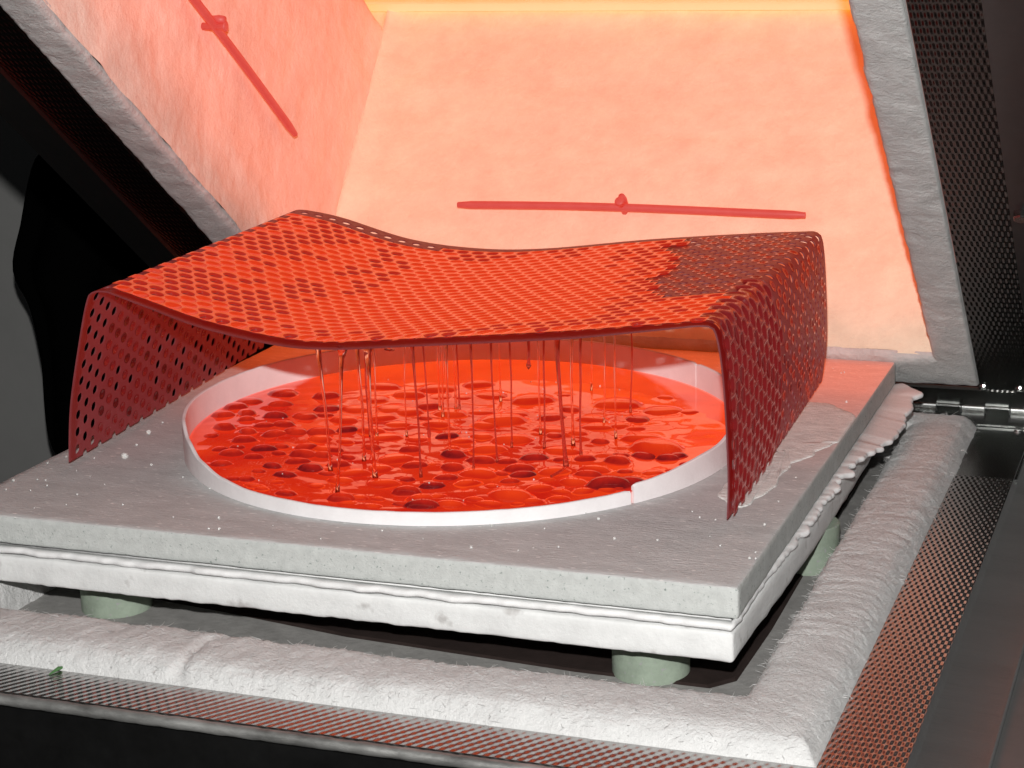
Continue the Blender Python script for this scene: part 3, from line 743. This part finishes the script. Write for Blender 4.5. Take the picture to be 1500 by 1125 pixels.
def drip(xt, xe, ye, depth_y, w_, dk, bulb):
    d0 = rgt*((xe-750)/2855.4)-upv*((ye-562.5)/2855.4)+fwd; E_ = CAM+d0*((depth_y-CAM.y)/d0.y)
    T_ = under(E_.x+(xt-xe)/2500., depth_y); n = 14; pts = []; rad = []
    for k in range(n+1):
        t = k/n; pts.append(T_.lerp(E_, t)+Vector((.0006*sin(3*t),0,.0006 if k == 0 else 0)))
        rad.append(w_*(.00062*(1+2.2*exp(-t*8)) + bulb*exp(-((t-.955)/.045)**2)))
    rad[-1] = .0003; m_ = MB(); m_.tube(pts, rad, 10)
    return m_.build('glass_drip', M_['stranddark'] if dk else M_['strand'], gl, smooth=True)
drip(622,629,648,.20,.8,1,.0016); drip(774,774,541,.17,1.6,1,.0007); drip(570,570,514,.14,2.0,0,.0016)

# ------------------------------------------------------------------ pool of glass in the ring
BL = [(340,660,34,1),(371,667,26,1),(322,654,22,1),(388,620,28,1),(357,643,32,1),(363,631,26,1),(402,633,32,1),(416,619,30,1),(433,630,34,1),
      (418,693,30,2),(455,683,34,2),(436,672,34,1),(448,652,30,1),(475,655,30,0),(490,657,24,1),(505,644,26,0),(510,667,22,1),(495,678,30,1),
      (447,606,34,1),(505,612,40,0),(520,597,40,0),(470,640,34,0),(560,610,36,0),(575,595,44,0),(545,628,40,0),(600,600,40,0),(628,592,36,1),
      (583,618,34,0),(566,637,40,0),(610,640,34,0),(655,636,30,2),(640,618,36,0),(660,602,44,0),(580,668,46,0),(633,708,34,2),(655,697,30,1),
      (616,740,44,2),(664,663,36,2),(663,682,34,1),(705,600,36,0),(712,620,40,0),(755,602,38,0),(748,640,56,0),(715,655,48,0),(735,612,60,0),
      (783,667,34,2),(762,683,40,1),(766,691,34,2),(748,722,62,0),(700,690,50,0),(832,617,0,0),(825,655,50,0),(870,685,42,0),(862,692,34,1),
      (880,644,26,1),(896,708,56,2),(925,704,40,2),(934,610,34,1),(868,611,40,0),(940,638,54,0),(962,652,72,0),(945,664,34,2),(978,668,28,2),(1008,677,22,1),
      (990,665,26,2),(780,582,56,0),(905,587,60,0),(970,597,52,0),(700,560,40,0),(560,562,50,0),(640,566,50,0),(720,575,44,0),(600,575,44,0),(805,625,44,0),(520,690,40,0),
      (660,735,40,0),(720,745,40,0),(560,705,44,0),(500,700,36,0),(840,702,40,0),(790,712,36,0),(905,672,34,1)]
rb_ = random.Random(3); tries = 0; nb = 0
while tries < 4000 and nb < 90:
    tries += 1; x, y = rb_.uniform(305, 1010), rb_.uniform(572, 742); wd = rb_.uniform(18, 40)
    if x > 860 and rb_.random() < .7: continue
    if y < 600 and rb_.random() < .5: continue
    if any(b_[2] and abs(b_[0]-x) < .44*(b_[2]+wd) and abs(b_[1]-y) < .13*(b_[2]+wd) for b_ in BL): continue
    BL.append((x, y, wd, (rb_.choice((1,1,2,1)) if x < 520 and y < 690 else rb_.choice((0,0,0,0,1,1))))); nb += 1
BP = []
for (x, y, wd, dk) in BL:
    if not wd: continue
    q = pix(x, y+wd*.06, PZ+.001); sc = 2855.4/((q-CAM).dot(fwd)); br = wd/sc/2
    rr_ = sqrt((q.x-RX)**2+(q.y-RY)**2); k = min(1, (RO-TK-.002-br*1.1)/max(rr_, 1e-4)); BP.append((RX+(q.x-RX)*k, RY+(q.y-RY)*k, br, dk))
def pool_z(x, y):
    r = sqrt((x-RX)**2+(y-RY)**2); z = PZ+.00035*fbm((x,y,0), 30, 2)
    act = 1/(1+exp((y-RY-.075-.03*fbm((x,0,0), 12, 2))/.012))
    act *= 1/(1+exp((x-RX-.145)/.01))
    z += act*(.0011*fbm((x,y,0), 42, 3, 4) + .0008*fbm((x*.7,y*1.2,0), 95, 2, 6))
    for bx, by, br, dk in BP:
        d = sqrt((x-bx)**2+(y-by)**2)/br
        if d < 2.2: z += .0003*exp(-((d-1.15)/.20)**2)
    if r > RO-TK-.006: z = PZ+(z-PZ)*max(0, (RO-TK-r)/.006)
    return z
m_ = MB(); nr_, na = 80, 220; V = [(RX,RY,pool_z(RX,RY))]
for i in range(1, nr_+1):
    r = (RO-TK-.0003)*i/nr_
    for k in range(na):
        a = 2*pi*k/na; x, y = RX+r*cos(a), RY+r*sin(a); V.append((x,y,min(pool_z(x,y), PZ+.0002) if i == nr_ else pool_z(x,y)))
for k in range(na): a = 2*pi*k/na; V.append((RX+(RO-TK-.0003)*cos(a), RY+(RO-TK-.0003)*sin(a), .0004))
F = [(0, 1+k, 1+(k+1)%na) for k in range(na)] + [(1+i*na+k, 1+(i+1)*na+k, 1+(i+1)*na+(k+1)%na, 1+i*na+(k+1)%na) for i in range(nr_) for k in range(na)]
m_.add(V, F); pool = m_.build('glass_pool', M_['pool'], smooth=True)
def reflect_(x, y): return max(1/(1+exp(-(y-RY-.075-.03*fbm((x,0,0), 12, 2))/.02)), 1/(1+exp(-(x-RX-.12+.2*(y-RY))/.02)))     # reflection at the back and right edge, put into the pool's glow
pool.data.attributes.new('glow_level', 'FLOAT', 'POINT').data.foreach_set('value', [.10+.72*reflect_(q.co.x, q.co.y)+.5*fbm(q.co, 26, 3, 31) for q in pool.data.vertices])
tag(pool, 'round pool of glossy molten red glass with lens shaped blobs inside the white ring', 'glass pool')
for (bx, by, br, dk) in BP:
    m_ = MB(); V = []; n = 20; el = random.uniform(.8, 1.15); ro = random.uniform(0, pi)
    hh = br*(random.uniform(.30, .52) if dk else random.uniform(.18, .34)); ha = []; ph_ = random.uniform(0, 2*pi); z0 = pool_z(bx, by)
    for (rr, zz) in [(1.34,-.0010),(1.14,.0001),(1.02,hh*.16),(.95,hh*.40),(.83,hh*.66),(.63,hh*.87),(.36,hh*.97),(.12,hh)]:
        for k in range(n):
            a = 2*pi*k/n; q = br*rr*(1+.10*sin(2*a+ro)+.05*sin(3*a+ro*2)); V.append((q*cos(a)*1.05, q*sin(a)*el, zz)); ha.append((.95 if rr > 1.2 else .62 if rr > 1.1 else 0)+min(1, max(0, .60-.62*min(rr,1)**2.0+.22*cos(a-ph_)*min(rr,1))))  # dome shading put into the glow: dark rim, one side brighter
    m_.add(V, [(r*n+k, r*n+(k+1)%n, (r+1)*n+(k+1)%n, (r+1)*n+k) for r in range(7) for k in range(n)]+[tuple(7*n+k for k in range(n))])
    o = m_.build('glass_blob', [M_['pool'], M_['blob'], M_['blobdark']][dk], pool, smooth=True); at = o.data.attributes.new('glow_level', 'FLOAT', 'POINT'); at.data.foreach_set('value', ha); o.location = (bx, by, z0)
cn = 0
while cn < 46:  # white specks added to stand for flash glints on the pool
    a = random.uniform(0, 2*pi); q = sqrt(random.random())*.16; x, y = RX+q*cos(a), RY+q*sin(a)-.02
    if (x-RX)**2+(y-RY)**2 > .17**2: continue
    m = bmesh.new(); bmesh.ops.create_icosphere(m, subdivisions=1, radius=random.choice((.0004,.0005,.0007)))
    for v_ in m.verts: v_.co *= random.uniform(.7, 1.25)
    me = bpy.data.meshes.new('pool_glint'); m.to_mesh(me); m.free(); me.materials.append(M_['crumb'])
    o = bpy.data.objects.new('pool_glint', me); COL.objects.link(o); o.parent = pool; zz = pool_z(x, y)
    for bx, by, br, dk in BP:
        d = sqrt((x-bx)**2+(y-by)**2)/br
        if d < 1: zz = max(zz, pool_z(bx, by)+br*(.5 if dk else .2)*sqrt(max(0, 1-d*d))*1.1)
    o.location = (x, y, zz+.0003); cn += 1
# coil of the thick strand where it lands
m_ = MB(); e = pix(829,684,PZ); pts = []
for k in range(26):
    t = k/25; q = pix(829-22*t*t, 684+14*t, PZ+.0012); pts.append(q+Vector((0,0,.0012*sin(pi*t))))
m_.tube(pts, [.0009]*26, 8); m_.build('glass_coil', M_['stranddark'], pool, smooth=True)

# ------------------------------------------------------------------ glass crumbs on the shelf
def crumb(x, y, r, label, group=None, z=0):
    m = bmesh.new(); bmesh.ops.create_icosphere(m, subdivisions=1, radius=r)
    for v_ in m.verts: v_.co *= random.uniform(.75, 1.2)
    me = bpy.data.meshes.new('glass_crumb'); m.to_mesh(me); m.free(); me.materials.append(M_['crumb'])
    me.polygons.foreach_set('use_smooth', [True]*len(me.polygons))
    o_ = bpy.data.objects.new('glass_crumb', me); COL.objects.link(o_); o_.location = (x, y, z+r*.75)
    tag(o_, label, 'glass crumb', group); return o_
q = pix(183,671,0); crumb(q.x, q.y, .0026, 'largest clear glass bead, lying alone in front of the left leg')
q = pix(218,636,0); crumb(q.x, q.y, .0022, 'clear glass bead touching the foot of the left leg of the steel')
CR = [(97,670),(70,679),(112,690),(132,698),(55,703),(67,704),(69,712),(45,719),(113,725),(97,740),(9,718),(20,705),(200,653),(237,622),(238,620),(222,682),(268,700),
      (153,710),(138,672),(285,587),(340,553),(318,575),(307,716),(321,760),(321,776),(254,758),(306,775),(1014,750),(1025,759),(858,753),(877,761),(798,775),(781,803),(690,803),(759,807),(937,810),
      (963,792),(818,802),(720,771),(1048,762),(1107,810),(1055,800),(1098,819),(1107,819),(1040,786),(1166,700),(1140,735),(1240,590),(1232,547),(1237,546),(1220,540),(1190,640),(1120,770),(900,790),(620,790),(560,778),(470,790),(400,770),(180,740),(50,745)]
for (x, y) in CR:
    q = pix(x, y, 0)
    if q.x > .0 or q.y > .51: continue
    crumb(q.x, q.y, random.choice((.0004,.0006,.0007,.0010)), 'tiny clear glass crumb lying on the grey kiln shelf', 'glass crumbs scattered on the shelf')

# ------------------------------------------------------------------ small bits
m_ = MB(); a, c = pix(72,988,Z+.0006), pix(97,976,Z+.0012); m_.tube([a, a.lerp(c,.5)+Vector((0,.0008,.0008)), c], [.0004,.0012,.0003], 6)
o = m_.build('green_sliver', M_['green']); tag(o, 'small green sliver lying on the embossed steel rim at front left', 'sliver')
# ------------------------------------------------------------------ black upright outline behind on the left, modelled as a folded sheet, cable beside it
def silhouette_mesh():
    m_ = MB(); n, k_ = 40, 34; V = []
    # outline in metres on the plane where it stands: left edge per height, right edge out of view behind the kiln
    OUTL = [(65,210),(30,238),(14,330),(4,400),(30,462),(44,545),(50,640),(60,690),(64,800)]
    L_ = []
    for (x, y) in OUTL:
        d = rgt*((x-750)/2855.4)-upv*((y-562.5)/2855.4)+fwd; L_.append(CAM+d*((1.05-CAM.y)/d.y))
    L_ = cat([tuple(q) for q in L_], 6)
    for j in range(n+1):
        t = j/n*(len(L_)-1); i = min(int(t), len(L_)-2); p_ = L_[i].lerp(L_[i+1], t-i)
        for q in range(k_+1):
            a = q/k_; th_ = pi*a
            cx = p_.x+.17; V.append((cx-(cx-p_.x)*cos(th_), 1.10-.07*sin(th_)*min(1, .35+j/8)+.012*sin(9*th_+.15*j)*min(1, j/10), p_.z+.02*sin(th_)*(1 if j < 2 else 0)))
    F = [(j*(k_+1)+q, j*(k_+1)+q+1, (j+1)*(k_+1)+q+1, (j+1)*(k_+1)+q) for j in range(n) for q in range(k_)]
    m_.add(V, F); return m_
o = silhouette_mesh().build('black_silhouette', M_['silhouette'], smooth=True); sol = o.modifiers.new('thickness', 'SOLIDIFY'); sol.thickness = .004
tag(o, 'black shape behind the left leg', 'silhouette')
